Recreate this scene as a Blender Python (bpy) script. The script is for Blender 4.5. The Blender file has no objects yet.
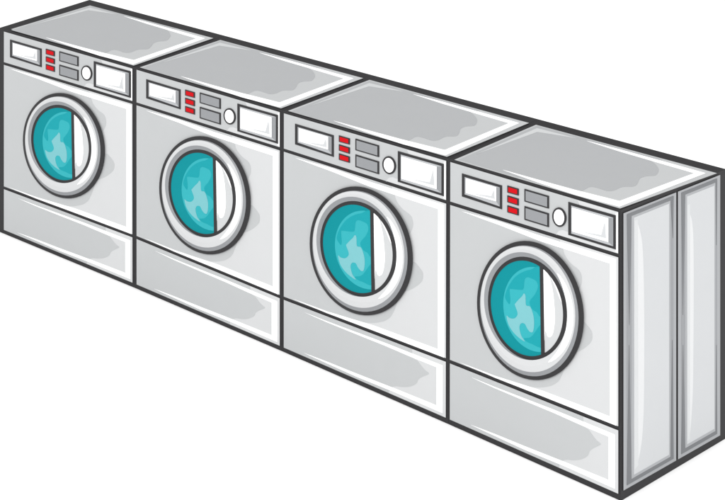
import bpy, bmesh, math
from mathutils import Vector
from mathutils.geometry import delaunay_2d_cdt

# ---------------------------------------------------------------- measured layout (metres / panel fractions)
G = {
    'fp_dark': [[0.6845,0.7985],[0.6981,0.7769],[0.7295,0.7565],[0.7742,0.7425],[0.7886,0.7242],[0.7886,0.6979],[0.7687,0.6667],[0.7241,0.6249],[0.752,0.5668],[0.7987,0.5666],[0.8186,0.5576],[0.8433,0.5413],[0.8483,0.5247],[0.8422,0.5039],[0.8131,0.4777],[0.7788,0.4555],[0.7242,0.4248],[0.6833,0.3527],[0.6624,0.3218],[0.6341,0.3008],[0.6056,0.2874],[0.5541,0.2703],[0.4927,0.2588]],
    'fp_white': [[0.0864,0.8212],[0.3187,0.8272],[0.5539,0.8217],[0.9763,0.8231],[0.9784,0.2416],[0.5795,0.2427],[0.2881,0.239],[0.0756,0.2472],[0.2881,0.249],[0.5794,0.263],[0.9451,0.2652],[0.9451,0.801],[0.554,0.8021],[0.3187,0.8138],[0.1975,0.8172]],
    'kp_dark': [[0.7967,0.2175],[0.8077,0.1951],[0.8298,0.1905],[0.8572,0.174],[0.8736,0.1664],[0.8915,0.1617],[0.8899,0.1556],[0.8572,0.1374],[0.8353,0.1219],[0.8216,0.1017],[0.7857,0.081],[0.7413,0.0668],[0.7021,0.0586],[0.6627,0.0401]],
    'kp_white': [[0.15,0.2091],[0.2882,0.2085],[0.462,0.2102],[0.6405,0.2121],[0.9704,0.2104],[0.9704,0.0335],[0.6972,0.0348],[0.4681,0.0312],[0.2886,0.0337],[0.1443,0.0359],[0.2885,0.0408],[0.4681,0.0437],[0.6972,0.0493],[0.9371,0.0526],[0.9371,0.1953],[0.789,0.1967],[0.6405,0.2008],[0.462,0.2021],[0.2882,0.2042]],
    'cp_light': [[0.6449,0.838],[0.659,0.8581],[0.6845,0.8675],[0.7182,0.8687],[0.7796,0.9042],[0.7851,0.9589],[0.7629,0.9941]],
    'dispA_frame': [[0.0866,0.9623],[0.3309,0.9618],[0.3311,0.8748],[0.0868,0.8772]],
    'dispA_in': [[0.1035,0.9527],[0.3191,0.9532],[0.3192,0.8833],[0.1037,0.8886]],
    'dispA_white': [[0.1118,0.9492],[0.2973,0.9498],[0.2974,0.8986],[0.1119,0.8954]],
    'dispA_acc': [[0.2844,0.9425],[0.2912,0.9052],[0.1338,0.899],[0.2687,0.9132]],
    'dispB_frame': [[0.7158,0.9748],[0.9771,0.9774],[0.9771,0.8568],[0.7159,0.8569]],
    'dispB_in': [[0.7326,0.9653],[0.9635,0.9675],[0.9635,0.8659],[0.7327,0.8653]],
    'dispB_white': [[0.737,0.9589],[0.9372,0.96],[0.9372,0.8759],[0.737,0.8737]],
    'dispB_acc': [[0.9197,0.9493],[0.9264,0.886],[0.7698,0.8823],[0.8987,0.8937]],
    'red0': [[0.3633,0.9681],[0.4303,0.9684],[0.4304,0.9442],[0.3634,0.9428]],
    'red1': [[0.3634,0.9322],[0.4304,0.9321],[0.4304,0.9074],[0.3634,0.9074]],
    'red2': [[0.3635,0.8958],[0.4304,0.8959],[0.4305,0.8712],[0.3635,0.8705]],
    'key0': [[0.4645,0.9747],[0.6057,0.9751],[0.6058,0.9299],[0.4646,0.9292]],
    'key1': [[0.4646,0.9121],[0.6058,0.9122],[0.6059,0.8627],[0.4647,0.8625]],
    'knob0': [0.6657,0.9105,0.0393,0.0035,0.0,-0.0345],
    'knob1': [0.6663,0.9108,0.0292,0.0023,0.0,-0.028],
    'd0': [0.4908,0.5367,0.3105,0.0409,0.0004,-0.2522],
    'd0b': [0.4974,0.5401,0.3102,0.0408,0.0004,-0.2518],
    'd1': [0.494,0.5389,0.287,0.0374,0.0003,-0.237],
    'd2': [0.492,0.5461,0.276,0.0358,0.0003,-0.228],
    'd3': [0.4825,0.5549,0.2444,0.0282,0.0003,-0.1952],
    'd4': [0.4876,0.5464,0.2313,0.0247,0.0003,-0.1866],
    'd4b': [0.4865,0.5459,0.2314,0.0247,0.0003,-0.1866],
    'd5': [0.4801,0.5435,0.2109,0.0222,0.0003,-0.1728],
    'drum': [0.5353,0.5514,0.1914,0.0222,0.0002,-0.1533],
    'bar': [[0.5585,0.7287],[0.5781,0.7237],[0.5865,0.4036],[0.567,0.3936]],
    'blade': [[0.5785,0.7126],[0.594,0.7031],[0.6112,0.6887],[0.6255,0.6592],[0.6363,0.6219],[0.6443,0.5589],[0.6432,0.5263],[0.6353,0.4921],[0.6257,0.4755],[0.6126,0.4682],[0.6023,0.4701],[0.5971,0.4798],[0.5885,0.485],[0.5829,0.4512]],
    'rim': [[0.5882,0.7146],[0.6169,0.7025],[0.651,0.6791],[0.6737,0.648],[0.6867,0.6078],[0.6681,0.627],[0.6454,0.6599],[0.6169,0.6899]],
    'mid': [[0.355,0.5572],[0.3667,0.5431],[0.3817,0.5365],[0.3859,0.5539],[0.3816,0.5874],[0.3901,0.5946],[0.445,0.6031],[0.4639,0.6118],[0.4702,0.6446],[0.4869,0.658],[0.513,0.6583],[0.5389,0.654],[0.5472,0.6349],[0.5307,0.6052],[0.4996,0.5722],[0.5131,0.549],[0.5391,0.543],[0.568,0.5416],[0.5647,0.7025],[0.5025,0.6882],[0.4554,0.6692],[0.4133,0.6425],[0.3815,0.6093],[0.3635,0.5822]],
    'mid2': [[0.4663,0.43],[0.4977,0.4399],[0.5205,0.4563],[0.5547,0.4948],[0.5722,0.5007],[0.5723,0.4245],[0.5133,0.4206],[0.482,0.4225]],
    'pale': [[0.4665,0.5947],[0.4759,0.5869],[0.4791,0.5547],[0.5031,0.554],[0.5219,0.5254],[0.5261,0.4937],[0.5189,0.4672],[0.5033,0.4623],[0.4855,0.4714],[0.4719,0.4847],[0.4509,0.4819],[0.4404,0.4644],[0.451,0.4372],[0.472,0.4203],[0.4352,0.4269],[0.4035,0.4395],[0.3769,0.4599],[0.3641,0.4901],[0.3822,0.4862],[0.4087,0.4902],[0.4267,0.5041],[0.4288,0.5178],[0.4139,0.5409],[0.4171,0.5477],[0.435,0.5648],[0.456,0.5825]],
    'lid0': [[0.0747,0.0298],[0.0894,0.876],[0.9927,0.8831],[0.9854,0.006]],
    'lid1': [[0.0292,0.0056],[0.0407,0.8841],[0.9769,0.8889],[0.9816,0.0135]],
    'lid2': [[0.0312,0.0064],[0.0171,0.8888],[1.0053,0.8832],[0.9835,0.0096]],
    'lid3': [[0.0348,-0.0023],[0.0448,0.8844],[1.0103,0.8854],[0.9931,0.0025]],
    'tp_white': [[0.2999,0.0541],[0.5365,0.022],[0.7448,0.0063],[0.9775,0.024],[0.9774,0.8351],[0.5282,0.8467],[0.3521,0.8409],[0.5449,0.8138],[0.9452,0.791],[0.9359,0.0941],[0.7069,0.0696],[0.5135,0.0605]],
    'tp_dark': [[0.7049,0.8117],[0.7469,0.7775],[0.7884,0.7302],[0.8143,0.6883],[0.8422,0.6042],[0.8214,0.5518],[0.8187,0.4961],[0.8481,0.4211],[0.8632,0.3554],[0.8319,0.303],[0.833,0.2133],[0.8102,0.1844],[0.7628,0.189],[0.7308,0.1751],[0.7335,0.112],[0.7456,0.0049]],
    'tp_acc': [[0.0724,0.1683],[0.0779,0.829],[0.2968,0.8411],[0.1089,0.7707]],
    'sa0': [[0.0142,0.0334],[0.4988,0.0299],[0.4988,0.9886],[0.0142,0.9871]],
    'sa1': [[0.0432,0.0458],[0.4718,0.0431],[0.4718,0.9803],[0.0432,0.9792]],
    'sa2': [[0.0821,0.0581],[0.442,0.0563],[0.442,0.9688],[0.0821,0.9683]],
    'sa3': [[0.1042,0.0686],[0.4265,0.0672],[0.4265,0.9596],[0.1042,0.9593]],
    'sb0': [[0.5159,0.0298],[0.9294,0.0268],[0.9294,0.9899],[0.5159,0.9886]],
    'sb1': [[0.546,0.0427],[0.8957,0.0405],[0.8957,0.9813],[0.546,0.9805]],
    'sb2': [[0.5811,0.0556],[0.8783,0.054],[0.8783,0.9695],[0.5811,0.969]],
    'sb3': [[0.5989,0.0664],[0.8658,0.0653],[0.8658,0.9599],[0.5989,0.9597]],
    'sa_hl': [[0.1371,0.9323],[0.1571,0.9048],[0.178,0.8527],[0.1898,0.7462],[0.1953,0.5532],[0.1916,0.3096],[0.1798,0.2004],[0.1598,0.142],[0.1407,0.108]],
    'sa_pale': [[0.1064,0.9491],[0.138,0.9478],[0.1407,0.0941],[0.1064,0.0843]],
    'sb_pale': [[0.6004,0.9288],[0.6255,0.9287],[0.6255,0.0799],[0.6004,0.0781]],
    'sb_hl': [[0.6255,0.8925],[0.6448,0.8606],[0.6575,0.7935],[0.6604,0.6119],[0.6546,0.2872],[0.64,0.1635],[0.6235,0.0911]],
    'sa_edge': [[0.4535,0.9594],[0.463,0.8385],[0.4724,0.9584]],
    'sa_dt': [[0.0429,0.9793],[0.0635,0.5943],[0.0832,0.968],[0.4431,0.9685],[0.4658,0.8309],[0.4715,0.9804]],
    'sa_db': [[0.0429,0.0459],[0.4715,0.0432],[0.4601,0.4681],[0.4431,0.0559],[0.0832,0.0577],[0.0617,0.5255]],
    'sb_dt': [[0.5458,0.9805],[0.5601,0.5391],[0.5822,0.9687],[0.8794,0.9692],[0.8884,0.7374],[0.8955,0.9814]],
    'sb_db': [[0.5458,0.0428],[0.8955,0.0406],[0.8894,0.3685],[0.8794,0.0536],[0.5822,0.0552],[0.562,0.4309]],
}

# base and top corners of the five machine boundaries along the row, rear top corners
BASE = [(-0.0097,-0.0112,0), (0.7917,-0.0022,0), (1.542,-0.0084,0), (2.264,-0.0217,0), (2.9019,-0.04,0)]
TOP = [(-0.0097,-0.0112,0.8390), (0.7912,-0.0022,0.8418), (1.5424,-0.0084,0.846), (2.2659,-0.0217,0.8548), (2.9019,-0.04,0.8623)]
REAR = [(-0.0097,0.4985,0.8746), (0.7912,0.4921,0.8769), (1.5424,0.5136,0.869), (2.2659,0.4735,0.8835), (2.9061,0.5605,0.8530)]
REAR_BASE = [(x, y, 0.0) for x, y, z in REAR]
KICK = [0.2258, 0.2332, 0.2243, 0.2396, 0.2476]
CTRL = [0.8357, 0.8379, 0.8396, 0.8366, 0.8425]
VK, VC = 0.235, 0.838
BASE, TOP, REAR, REAR_BASE = [[Vector(p) for p in L] for L in (BASE, TOP, REAR, REAR_BASE)]

def front(i):
    def fn(u, v, d):
        k = KICK[i]*(1-u) + KICK[i+1]*u
        q = CTRL[i]*(1-u) + CTRL[i+1]*u
        if v < VK: w = v/VK*k
        elif v < VC: w = k + (v-VK)/(VC-VK)*(q-k)
        else: w = q + (v-VC)/(1-VC)*(1-q)
        b = BASE[i].lerp(BASE[i+1], u); t = TOP[i].lerp(TOP[i+1], u)
        return b.lerp(t, w) + Vector((0, -d, 0))
    return fn
def top(i):
    return lambda u, v, d: TOP[i].lerp(TOP[i+1], u).lerp(REAR[i].lerp(REAR[i+1], u), v) + Vector((0, 0, d))
def right_side(i):
    return lambda u, v, d: BASE[i+1].lerp(REAR_BASE[i+1], u).lerp(TOP[i+1].lerp(REAR[i+1], u), v) + Vector((d, 0, 0))
def left_side(i):
    return lambda u, v, d: BASE[i].lerp(REAR_BASE[i], u).lerp(TOP[i].lerp(REAR[i], u), v) + Vector((-d, 0, 0))

# ---------------------------------------------------------------- materials
def lin(c):
    c /= 255.0
    return c/12.92 if c <= 0.04045 else ((c+0.055)/1.055)**2.4
MATS = {}
def mat(name, rgb, gain=1.0, rough=0.45, spec=0.12, coat=0.0, vary=0.006, scale=9.0):
    m = bpy.data.materials.new(name); m.use_nodes = True
    nt = m.node_tree; b = nt.nodes['Principled BSDF']
    col = [min(lin(c)*gain, 0.93) for c in rgb]
    tc = nt.nodes.new('ShaderNodeTexCoord'); nz = nt.nodes.new('ShaderNodeTexNoise')
    nz.inputs['Scale'].default_value = scale; nz.inputs['Detail'].default_value = 5
    rp = nt.nodes.new('ShaderNodeValToRGB')
    rp.color_ramp.elements[0].position = 0.3; rp.color_ramp.elements[1].position = 0.7
    rp.color_ramp.elements[0].color = (*[c*(1-vary) for c in col], 1)
    rp.color_ramp.elements[1].color = (*[min(c*(1+vary), 1) for c in col], 1)
    nt.links.new(tc.outputs['Object'], nz.inputs['Vector'])
    nt.links.new(nz.outputs['Fac'], rp.inputs['Fac'])
    nt.links.new(rp.outputs['Color'], b.inputs['Base Color'])
    b.inputs['Roughness'].default_value = rough
    b.inputs['Specular IOR Level'].default_value = spec
    b.inputs['Coat Weight'].default_value = coat
    b.inputs['Coat Roughness'].default_value = 0.08
    MATS[name] = m
    return m
GF, GT, GS = 0.595, 0.57, 0.65      # reflectance per drawn tone: front sheet, lid, side sheet
WHITE = (255, 255, 255)
mat('rubber_black', (65, 64, 66), 0.42, 0.6, 0.2)
mat('rubber_lid', (65, 64, 66), 0.36, 0.7, 0.08)  # darker copy of the black, offsets the stronger light on top
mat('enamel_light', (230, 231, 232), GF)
mat('enamel_grey_shade', (209, 211, 212), GF)
mat('highlight_white', WHITE, 0.9)
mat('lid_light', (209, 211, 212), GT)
mat('lid_reflection', (188, 190, 192), GT)
mat('lid_back_highlight', (222, 224, 225), GT)
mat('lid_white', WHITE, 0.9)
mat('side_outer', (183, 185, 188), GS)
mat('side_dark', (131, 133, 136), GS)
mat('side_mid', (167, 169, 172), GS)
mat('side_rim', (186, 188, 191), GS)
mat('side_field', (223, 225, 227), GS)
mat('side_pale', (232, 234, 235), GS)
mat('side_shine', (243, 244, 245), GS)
mat('key_and_shade_grey', (165, 167, 170), GF, 0.4, 0.06)
mat('bevel_shade_pale', (200, 202, 205), GF, 0.4, 0.08)
mat('button_red', (226, 28, 36), GF, 0.4, 0.02)
mat('screen_white', WHITE, 0.9, 0.3)
mat('screen_shade', (225, 227, 229), GF, 0.3)
mat('water_deep', (24, 157, 166), GF, 0.4, 0.02)
mat('water_light', (66, 193, 202), GF, 0.4, 0.02)
mat('water_mid', (40, 176, 186), GF, 0.4, 0.02)
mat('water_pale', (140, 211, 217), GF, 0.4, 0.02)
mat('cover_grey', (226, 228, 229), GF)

# ---------------------------------------------------------------- mesh helpers
class Shape:
    """Collects sheets and lofts and links them as ONE mesh object."""
    def __init__(self): self.bm = bmesh.new(); self.mats = []
    def slot(self, m):
        if m not in self.mats: self.mats.append(m)
        return self.mats.index(m)
    def sheet(self, fn, pts, d0, d1, m, wall=None):
        """Closed plate: outline pts on chart fn, raised from depth d0 to d1; the face follows the chart on a fine grid."""
        pts = [tuple(p) for p in pts]
        clean = [p for a, p in enumerate(pts) if math.dist(p, pts[a-1]) > 1e-5]
        n = len(clean); k = self.slot(m); w = self.slot(wall or m)
        us = [p[0] for p in clean]; vs = [p[1] for p in clean]
        grid = [(a/14+0.013, b/14+0.017) for a in range(-1, 15) for b in range(-1, 15)
                if min(us) < a/14+0.013 < max(us) and min(vs) < b/14+0.017 < max(vs)]
        grid = [g for g in grid if min(math.dist(g, p) for p in clean) > 0.012]
        ov, _, of, orig, _, _ = delaunay_2d_cdt([Vector(p) for p in clean + grid], [], [list(range(n))], 1, 1e-6)
        hi = [self.bm.verts.new(fn(p.x, p.y, d1)) for p in ov]
        for f in of:
            try: self.bm.faces.new([hi[j] for j in f]).material_index = k
            except ValueError: pass
        lo = [self.bm.verts.new(fn(u, v, d0)) for u, v in clean]
        at = {}
        for j, src in enumerate(orig):
            for q in src:
                if q < n: at[q] = hi[j]
        for a in range(n):
            b = (a+1) % n
            if a in at and b in at and at[a] is not at[b]:
                try: self.bm.faces.new((lo[a], lo[b], at[b], at[a])).material_index = w
                except ValueError: pass
        return self
    def frame(self, fn, outer, inner, d0, d1, m):
        n = len(outer); k = self.slot(m)
        a = [self.bm.verts.new(fn(u, v, d0)) for u, v in outer]
        b = [self.bm.verts.new(fn(u, v, d1)) for u, v in inner]
        for i in range(n):
            j = (i+1) % n
            self.bm.faces.new((a[i], a[j], b[j], b[i])).material_index = k
        return self
    def box8(self, lo, hi, m, lid, n=14):
        """Closed box on eight corners, every face a fine grid between its edges."""
        k = self.slot(m)
        P = lambda u, v, w: lo[0].lerp(lo[1], u).lerp(lo[3].lerp(lo[2], u), v).lerp(hi[0].lerp(hi[1], u).lerp(hi[3].lerp(hi[2], u), v), w)
        for fix, val in ((0, 0), (0, 1), (1, 0), (1, 1), (2, 0), (2, 1)):
            def at(a, b):
                c = [a/n, b/n]; c.insert(fix, val); return P(*c)
            g = [[self.bm.verts.new(at(a, b)) for b in range(n+1)] for a in range(n+1)]
            kk = self.slot(lid) if (fix, val) == (2, 1) else k
            for a in range(n):
                for b in range(n):
                    self.bm.faces.new((g[a][b], g[a+1][b], g[a+1][b+1], g[a][b+1])).material_index = kk
        bmesh.ops.remove_doubles(self.bm, verts=self.bm.verts, dist=1e-5)
        return self
    def build(self, name, parent, smooth=False):
        bmesh.ops.recalc_face_normals(self.bm, faces=self.bm.faces)
        root = parent
        while root.parent: root = root.parent
        off = Vector(root.location)
        for v in self.bm.verts: v.co -= off
        me = bpy.data.meshes.new(name); self.bm.to_mesh(me); self.bm.free()
        for m in self.mats: me.materials.append(MATS[m])
        if smooth:
            for p in me.polygons: p.use_smooth = True
        o = bpy.data.objects.new(name, me); bpy.context.scene.collection.objects.link(o)
        o.parent = parent
        return o
def ell(key, n=72, grow=0.0):
    cx, cy, ax, ay, bx, by = G[key]
    return [(cx + ax*math.cos(t)*(1+grow) + bx*math.sin(t)*(1+grow), cy + ay*math.cos(t)*(1+grow) + by*math.sin(t)*(1+grow))
            for t in (2*math.pi*k/n for k in range(n))]
def cut(pts, side):
    """Clip an outline against the divider line of the porthole (side -1 keeps the left, +1 the right)."""
    (x0, y0), (x1, y1) = [((G['bar'][a][0]+G['bar'][b][0])/2, (G['bar'][a][1]+G['bar'][b][1])/2) for a, b in ((3, 2), (0, 1))]
    f = lambda p: side*((p[0]-x0)*(y1-y0) - (p[1]-y0)*(x1-x0))
    out = []
    for a in range(len(pts)):
        p, q = pts[a], pts[(a+1) % len(pts)]
        if f(p) >= 0: out.append(p)
        if (f(p) >= 0) != (f(q) >= 0):
            t = f(p)/(f(p)-f(q)); out.append((p[0]+(q[0]-p[0])*t, p[1]+(q[1]-p[1])*t))
    return out
def rect(u0, u1, v0, v1): return [(u0, v0), (u1, v0), (u1, v1), (u0, v1)]
def curve(pts, n=4):
    """Closed Catmull-Rom through pts, so the water tones and painted highlights get soft wavy borders."""
    out = []
    L = len(pts)
    for a in range(L):
        p0, p1, p2, p3 = [Vector((*pts[(a+k) % L], 0)) for k in (-1, 0, 1, 2)]
        for s in range(n):
            t = s/n
            q = 0.5*((2*p1) + (p2-p0)*t + (2*p0-5*p1+4*p2-p3)*t*t + (3*p1-p0-3*p2+p3)*t**3)
            out.append((q.x, q.y))
    return out
def wavy(pts, n=4):
    """Open Catmull-Rom."""
    out = []
    for a in range(len(pts)-1):
        p0, p1, p2, p3 = [Vector((*pts[min(max(a+k, 0), len(pts)-1)], 0)) for k in (-1, 0, 1, 2)]
        for s in range(n):
            t = s/n
            q = 0.5*((2*p1) + (p2-p0)*t + (2*p0-5*p1+4*p2-p3)*t*t + (3*p1-p0-3*p2+p3)*t**3)
            out.append((q.x, q.y))
    return out + [tuple(pts[-1])]

# ---------------------------------------------------------------- the setting
scene = bpy.context.scene
def floor():
    bm = bmesh.new(); bmesh.ops.create_grid(bm, x_segments=2, y_segments=2, size=60)
    me = bpy.data.meshes.new('floor'); bm.to_mesh(me); bm.free()
    me.materials.append(mat('floor_white', WHITE, 0.93, 0.8, 0.0, vary=0.003, scale=0.8))
    o = bpy.data.objects.new('floor', me); scene.collection.objects.link(o)
    o.location = (0, 0, -0.001); o['kind'] = 'structure'
floor()

# ---------------------------------------------------------------- the machines
W_PX = [131, 147, 166, 172]        # relative apparent widths: keeps the seams equally wide
LABELS = ['farthest white front-loading washing machine at the left end of the row',
          'second white washing machine from the left, between the farthest one and the third',
          'third white washing machine from the left, just left of the nearest one',
          'nearest white washing machine at the right end, its grey double-panelled side showing']
def washing_machine(i):
    F, T = front(i), top(i)
    if i == 0:                       # its free left edge carries a thicker border, so the front starts further in
        F0 = F; F = lambda u, v, d: F0(0.010 + 0.990*u, v, d)
    root = bpy.data.objects.new('washing_machine', None); scene.collection.objects.link(root)
    c = (BASE[i]+BASE[i+1])/2; root.location = (c.x, 0.23, 0); root.empty_display_size = 0.2
    root['label'] = LABELS[i]; root['category'] = 'washing machine'; root['group'] = 'washing machines standing in a row'
    su = 2.05/W_PX[i]
    ul = 0.036 if i == 0 else su
    ur = 1 - su
    # dark cabinet carcass
    e = 0.0006
    l0 = 0 if i == 0 else e; r0 = 1 if i == 3 else 1-e
    Shape().box8([BASE[i].lerp(BASE[i+1], l0), BASE[i].lerp(BASE[i+1], r0), REAR_BASE[i].lerp(REAR_BASE[i+1], r0), REAR_BASE[i].lerp(REAR_BASE[i+1], l0)],
                 [TOP[i].lerp(TOP[i+1], l0), TOP[i].lerp(TOP[i+1], r0), REAR[i].lerp(REAR[i+1], r0), REAR[i].lerp(REAR[i+1], l0)], 'rubber_black', 'rubber_lid').build('cabinet', root)
    # lid
    lid = [tuple(p) for p in G['lid%d' % i]]; ref = G['lid3']
    def remap(pts):                   # same drawing on every lid, scaled to its own width
        out = []
        for u, v in pts:
            a, b = (ref[0][0]+(ref[1][0]-ref[0][0])*v/0.885, ref[3][0]+(ref[2][0]-ref[3][0])*v/0.885)
            c, d = (lid[0][0]+(lid[1][0]-lid[0][0])*v/0.885, lid[3][0]+(lid[2][0]-lid[3][0])*v/0.885)
            out.append((c + (u-a)/(b-a)*(d-c), v))
        return out
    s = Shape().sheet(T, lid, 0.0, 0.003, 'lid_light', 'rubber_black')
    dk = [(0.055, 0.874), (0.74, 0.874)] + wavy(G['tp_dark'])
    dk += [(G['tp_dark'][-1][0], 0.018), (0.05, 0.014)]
    s.sheet(T, remap(dk), 0.003, 0.0034, 'lid_reflection')  # grey splash imitating a reflection, painted on the lid
    s.sheet(T, remap(G['tp_white']), 0.003, 0.0042, 'lid_white')  # edge highlight painted as a white band
    s.sheet(T, remap(G['tp_acc']), 0.0034, 0.0040, 'lid_back_highlight')  # rear-left highlight strip put into the lid colour
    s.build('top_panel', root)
    # control strip
    v0, v1 = VC+0.006, 1-0.0085
    s = Shape().sheet(F, rect(ul, ur, v0, v1), 0, 0.003, 'enamel_grey_shade', 'rubber_black')
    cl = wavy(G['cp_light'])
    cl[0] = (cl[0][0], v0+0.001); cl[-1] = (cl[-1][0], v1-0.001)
    s.sheet(F, cl + [(ur-0.002, v1-0.001), (ur-0.002, v0+0.001)], 0.003, 0.0034, 'enamel_light')  # lit tone painted as a paler wavy zone
    s.sheet(F, [(ur-0.012, v0+0.004), (ur-0.001, v0+0.002), (ur-0.001, v1-0.002), (ur-0.012, v1-0.008)], 0.0034, 0.0038, 'highlight_white')  # edge highlight painted as a white strip
    cp = s.build('control_panel', root)
    for k in 'AB':
        p = 'disp'+k
        s = Shape().sheet(F, G[p+'_frame'], 0.003, 0.0050, 'rubber_black')
        n = G[p+'_in']; w = G[p+'_white']
        s.sheet(F, n, 0.005, 0.0053, 'key_and_shade_grey')  # grey bevels: shading put into the colour
        s.sheet(F, [n[3], w[3], w[2], n[2]], 0.0053, 0.0056, 'bevel_shade_pale')
        s.sheet(F, [n[0], n[1], w[1], w[0]], 0.0053, 0.0056, 'bevel_shade_pale')
        d = s.build('display', cp); d['label'] = 'small left display window' if k == 'A' else 'larger right display window'
        s = Shape().sheet(F, w, 0.0053, 0.0060, 'screen_white')
        s.sheet(F, G[p+'_acc'], 0.006, 0.0063, 'screen_shade')
        s.build('display_screen', d)
    for k in range(3):
        n = G['red%d' % k]
        cx_ = sum(p[0] for p in n)/4; cy_ = sum(p[1] for p in n)/4
        inn = [(cx_+(p[0]-cx_)*0.77, cy_+(p[1]-cy_)*0.68) for p in n]
        s = Shape().sheet(F, n, 0.003, 0.0055, 'rubber_black').sheet(F, inn, 0.0055, 0.0065, 'button_red')
        s.build('button', cp)['label'] = 'red push button'
    for k in range(2):
        n = G['key%d' % k]
        cx_ = sum(p[0] for p in n)/4; cy_ = sum(p[1] for p in n)/4
        inn = [(cx_+(p[0]-cx_)*0.88, cy_+(p[1]-cy_)*0.78) for p in n]
        s = Shape().sheet(F, n, 0.003, 0.0055, 'rubber_black').sheet(F, inn, 0.0055, 0.0065, 'key_and_shade_grey')
        s.build('button', cp)['label'] = 'wide grey push button'
    s = Shape().sheet(F, ell('knob0', 40), 0.003, 0.0065, 'rubber_black').sheet(F, ell('knob1', 40), 0.0065, 0.0078, 'screen_white')
    s.build('knob', cp)
    # front panel
    v0, v1 = VK+0.007, VC-0.0072
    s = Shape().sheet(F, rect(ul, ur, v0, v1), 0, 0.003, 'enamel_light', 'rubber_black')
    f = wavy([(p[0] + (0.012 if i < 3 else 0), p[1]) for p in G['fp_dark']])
    s.sheet(F, [(ul+0.002, v1-0.001), (f[0][0]-0.02, v1-0.001)] + f + [(f[-1][0], v0+0.001), (ul+0.002, v0+0.001)], 0.003, 0.0034, 'enamel_grey_shade')  # door's cast shadow and shaded left, painted as a wavy grey patch
    s.sheet(F, [(p[0], max(p[1], v0)) for p in G['fp_white']], 0.003, 0.0042, 'highlight_white')  # bevel highlight along the edges, painted white
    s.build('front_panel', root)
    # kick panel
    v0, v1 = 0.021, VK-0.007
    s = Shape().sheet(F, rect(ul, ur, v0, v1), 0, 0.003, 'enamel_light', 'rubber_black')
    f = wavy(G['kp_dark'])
    s.sheet(F, [(ul+0.002, v1-0.001), (f[0][0], v1-0.001)] + f[1:-1] + [(f[-1][0], v0+0.001), (ul+0.002, v0+0.001)], 0.003, 0.0034, 'enamel_grey_shade')  # wavy grey patch, shade painted on the panel
    s.sheet(F, [(p[0], max(p[1], v0)) for p in G['kp_white']], 0.003, 0.0042, 'highlight_white')  # painted edge highlight, as on the front panel
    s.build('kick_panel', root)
    # porthole door
    s = Shape()
    E = {k: ell(k, grow=-0.025 if i == 0 else 0.0) for k in ('d0', 'd0b', 'd1', 'd2', 'd3', 'd4', 'd4b', 'd5')}
    s.frame(F, E['d0'], E['d0b'], 0.003, 0.010, 'rubber_black')
    s.frame(F, E['d0b'], E['d1'], 0.010, 0.012, 'rubber_black')
    s.frame(F, E['d1'], E['d2'], 0.012, 0.017, 'key_and_shade_grey')  # outer grey crescent: ring shading put into the colour
    mid = [((a[0]+b[0])/2, (a[1]+b[1])/2) for a, b in zip(E['d2'], E['d3'])]
    s.frame(F, E['d2'], mid, 0.017, 0.0185, 'enamel_light')
    s.frame(F, mid, E['d3'], 0.0185, 0.017, 'enamel_light')
    s.frame(F, E['d3'], E['d4'], 0.017, 0.012, 'key_and_shade_grey')  # inner grey crescent, likewise painted shading
    # painted highlight arc on the right shoulder of the ring
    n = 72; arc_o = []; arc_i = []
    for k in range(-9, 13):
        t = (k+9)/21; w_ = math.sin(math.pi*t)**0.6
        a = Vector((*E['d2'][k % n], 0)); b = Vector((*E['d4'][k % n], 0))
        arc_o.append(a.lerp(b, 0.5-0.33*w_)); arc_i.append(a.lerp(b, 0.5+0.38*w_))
    s.sheet(F, [(p.x, p.y) for p in arc_o] + [(p.x, p.y) for p in reversed(arc_i)], 0.0165, 0.0190, 'highlight_white')
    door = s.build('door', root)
    door['label'] = 'round porthole door with thick pale ring'
    s = Shape().frame(F, E['d4'], E['d4b'], 0.012, 0.011, 'rubber_black').frame(F, E['d4b'], E['d5'], 0.011, 0.0088, 'rubber_black')
    s.build('window_seal', door)
    g = ell('d5', grow=0.004 if i else -0.021)
    s = Shape().sheet(F, cut(g, -1), 0.003, 0.0080, 'water_deep')
    s.sheet(F, cut(ell('drum'), -1), 0.008, 0.0084, 'water_light')
    clip = lambda L: cut(L, -1)
    s.sheet(F, clip(curve(G['mid'])), 0.0084, 0.0087, 'water_mid')
    s.sheet(F, clip(curve(G['mid2'])), 0.0084, 0.0087, 'water_mid')
    s.sheet(F, clip(curve(G['pale'])), 0.0084, 0.0090, 'water_pale')
    s.build('window_glass', door)['label'] = 'teal window half with water swirling behind it'
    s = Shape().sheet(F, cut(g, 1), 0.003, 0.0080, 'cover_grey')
    s.sheet(F, cut(curve(G['blade']), 1), 0.008, 0.0086, 'highlight_white')  # white blade and rim crescent: glints painted on the cover
    s.sheet(F, cut(curve(G['rim']), 1), 0.008, 0.0086, 'highlight_white')
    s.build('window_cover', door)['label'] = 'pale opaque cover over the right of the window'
    Shape().sheet(F, G['bar'], 0.003, 0.0098, 'rubber_black').build('window_bar', door)
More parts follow.
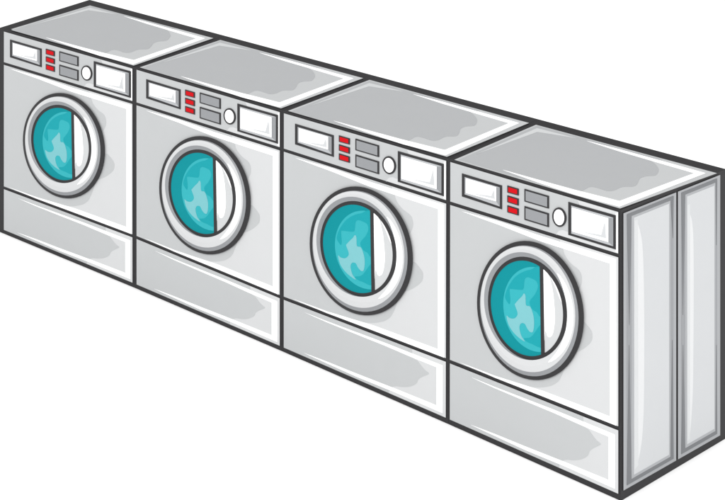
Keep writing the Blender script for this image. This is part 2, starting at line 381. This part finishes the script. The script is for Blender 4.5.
    # outer sides, only where the row ends
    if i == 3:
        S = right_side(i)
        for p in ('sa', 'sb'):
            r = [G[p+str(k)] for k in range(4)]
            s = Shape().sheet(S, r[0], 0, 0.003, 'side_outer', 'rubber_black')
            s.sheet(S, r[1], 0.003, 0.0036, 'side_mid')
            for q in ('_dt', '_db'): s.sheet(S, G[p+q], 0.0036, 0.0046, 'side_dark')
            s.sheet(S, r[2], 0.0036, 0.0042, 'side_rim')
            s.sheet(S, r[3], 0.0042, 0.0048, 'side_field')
            s.sheet(S, G[p+'_pale'], 0.0048, 0.0051, 'side_pale')  # with the sliver below, a highlight painted on the field
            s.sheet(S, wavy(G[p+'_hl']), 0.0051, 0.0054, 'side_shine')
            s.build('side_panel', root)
    if i == 0:
        S = left_side(i)
        for u0, u1 in ((0.014, 0.49), (0.51, 0.94)):
            s = Shape().sheet(S, rect(u0, u1, 0.03, 0.985), 0, 0.002, 'side_outer')
            s.sheet(S, rect(u0+0.04, u1-0.04, 0.05, 0.965), 0.002, 0.003, 'side_field')
            s.build('side_panel', root)
for i in range(4): washing_machine(i)

# ---------------------------------------------------------------- light: bright even white surround plus one added, unseen fill lamp that thins the floor shadow
w = bpy.data.worlds.new('World'); scene.world = w; w.use_nodes = True
w.node_tree.nodes['Background'].inputs['Color'].default_value = (1, 1, 1, 1)
w.node_tree.nodes['Background'].inputs['Strength'].default_value = 1.28
L = bpy.data.lights.new('fill_lamp', 'AREA'); L.shape = 'DISK'; L.size = 3.0; L.energy = 1250; L.color = (1, 1, 1)
lo = bpy.data.objects.new('fill_lamp', L); scene.collection.objects.link(lo)
lo.location = (8.0, -11.0, 10.0)
lo.rotation_euler = (Vector((1.5, 0, 0.4)) - lo.location).to_track_quat('-Z', 'Y').to_euler()

# ---------------------------------------------------------------- camera: level view with a shifted lens
cam = bpy.data.cameras.new('Camera'); co = bpy.data.objects.new('Camera', cam); scene.collection.objects.link(co)
co.location = (5.99165, -5.02435, 2.8373)
co.rotation_euler = (math.radians(90), 0, 0.847)
cam.sensor_width = 36; cam.lens = 36*1893.99/725
cam.shift_x = (362.5-51.515)/725
cam.shift_y = (-456.079-250)/725
cam.clip_start = 0.05; cam.clip_end = 500
scene.camera = co
scene.view_settings.view_transform = 'Standard'; scene.view_settings.look = 'None'
scene.view_settings.exposure = 0; scene.view_settings.gamma = 1
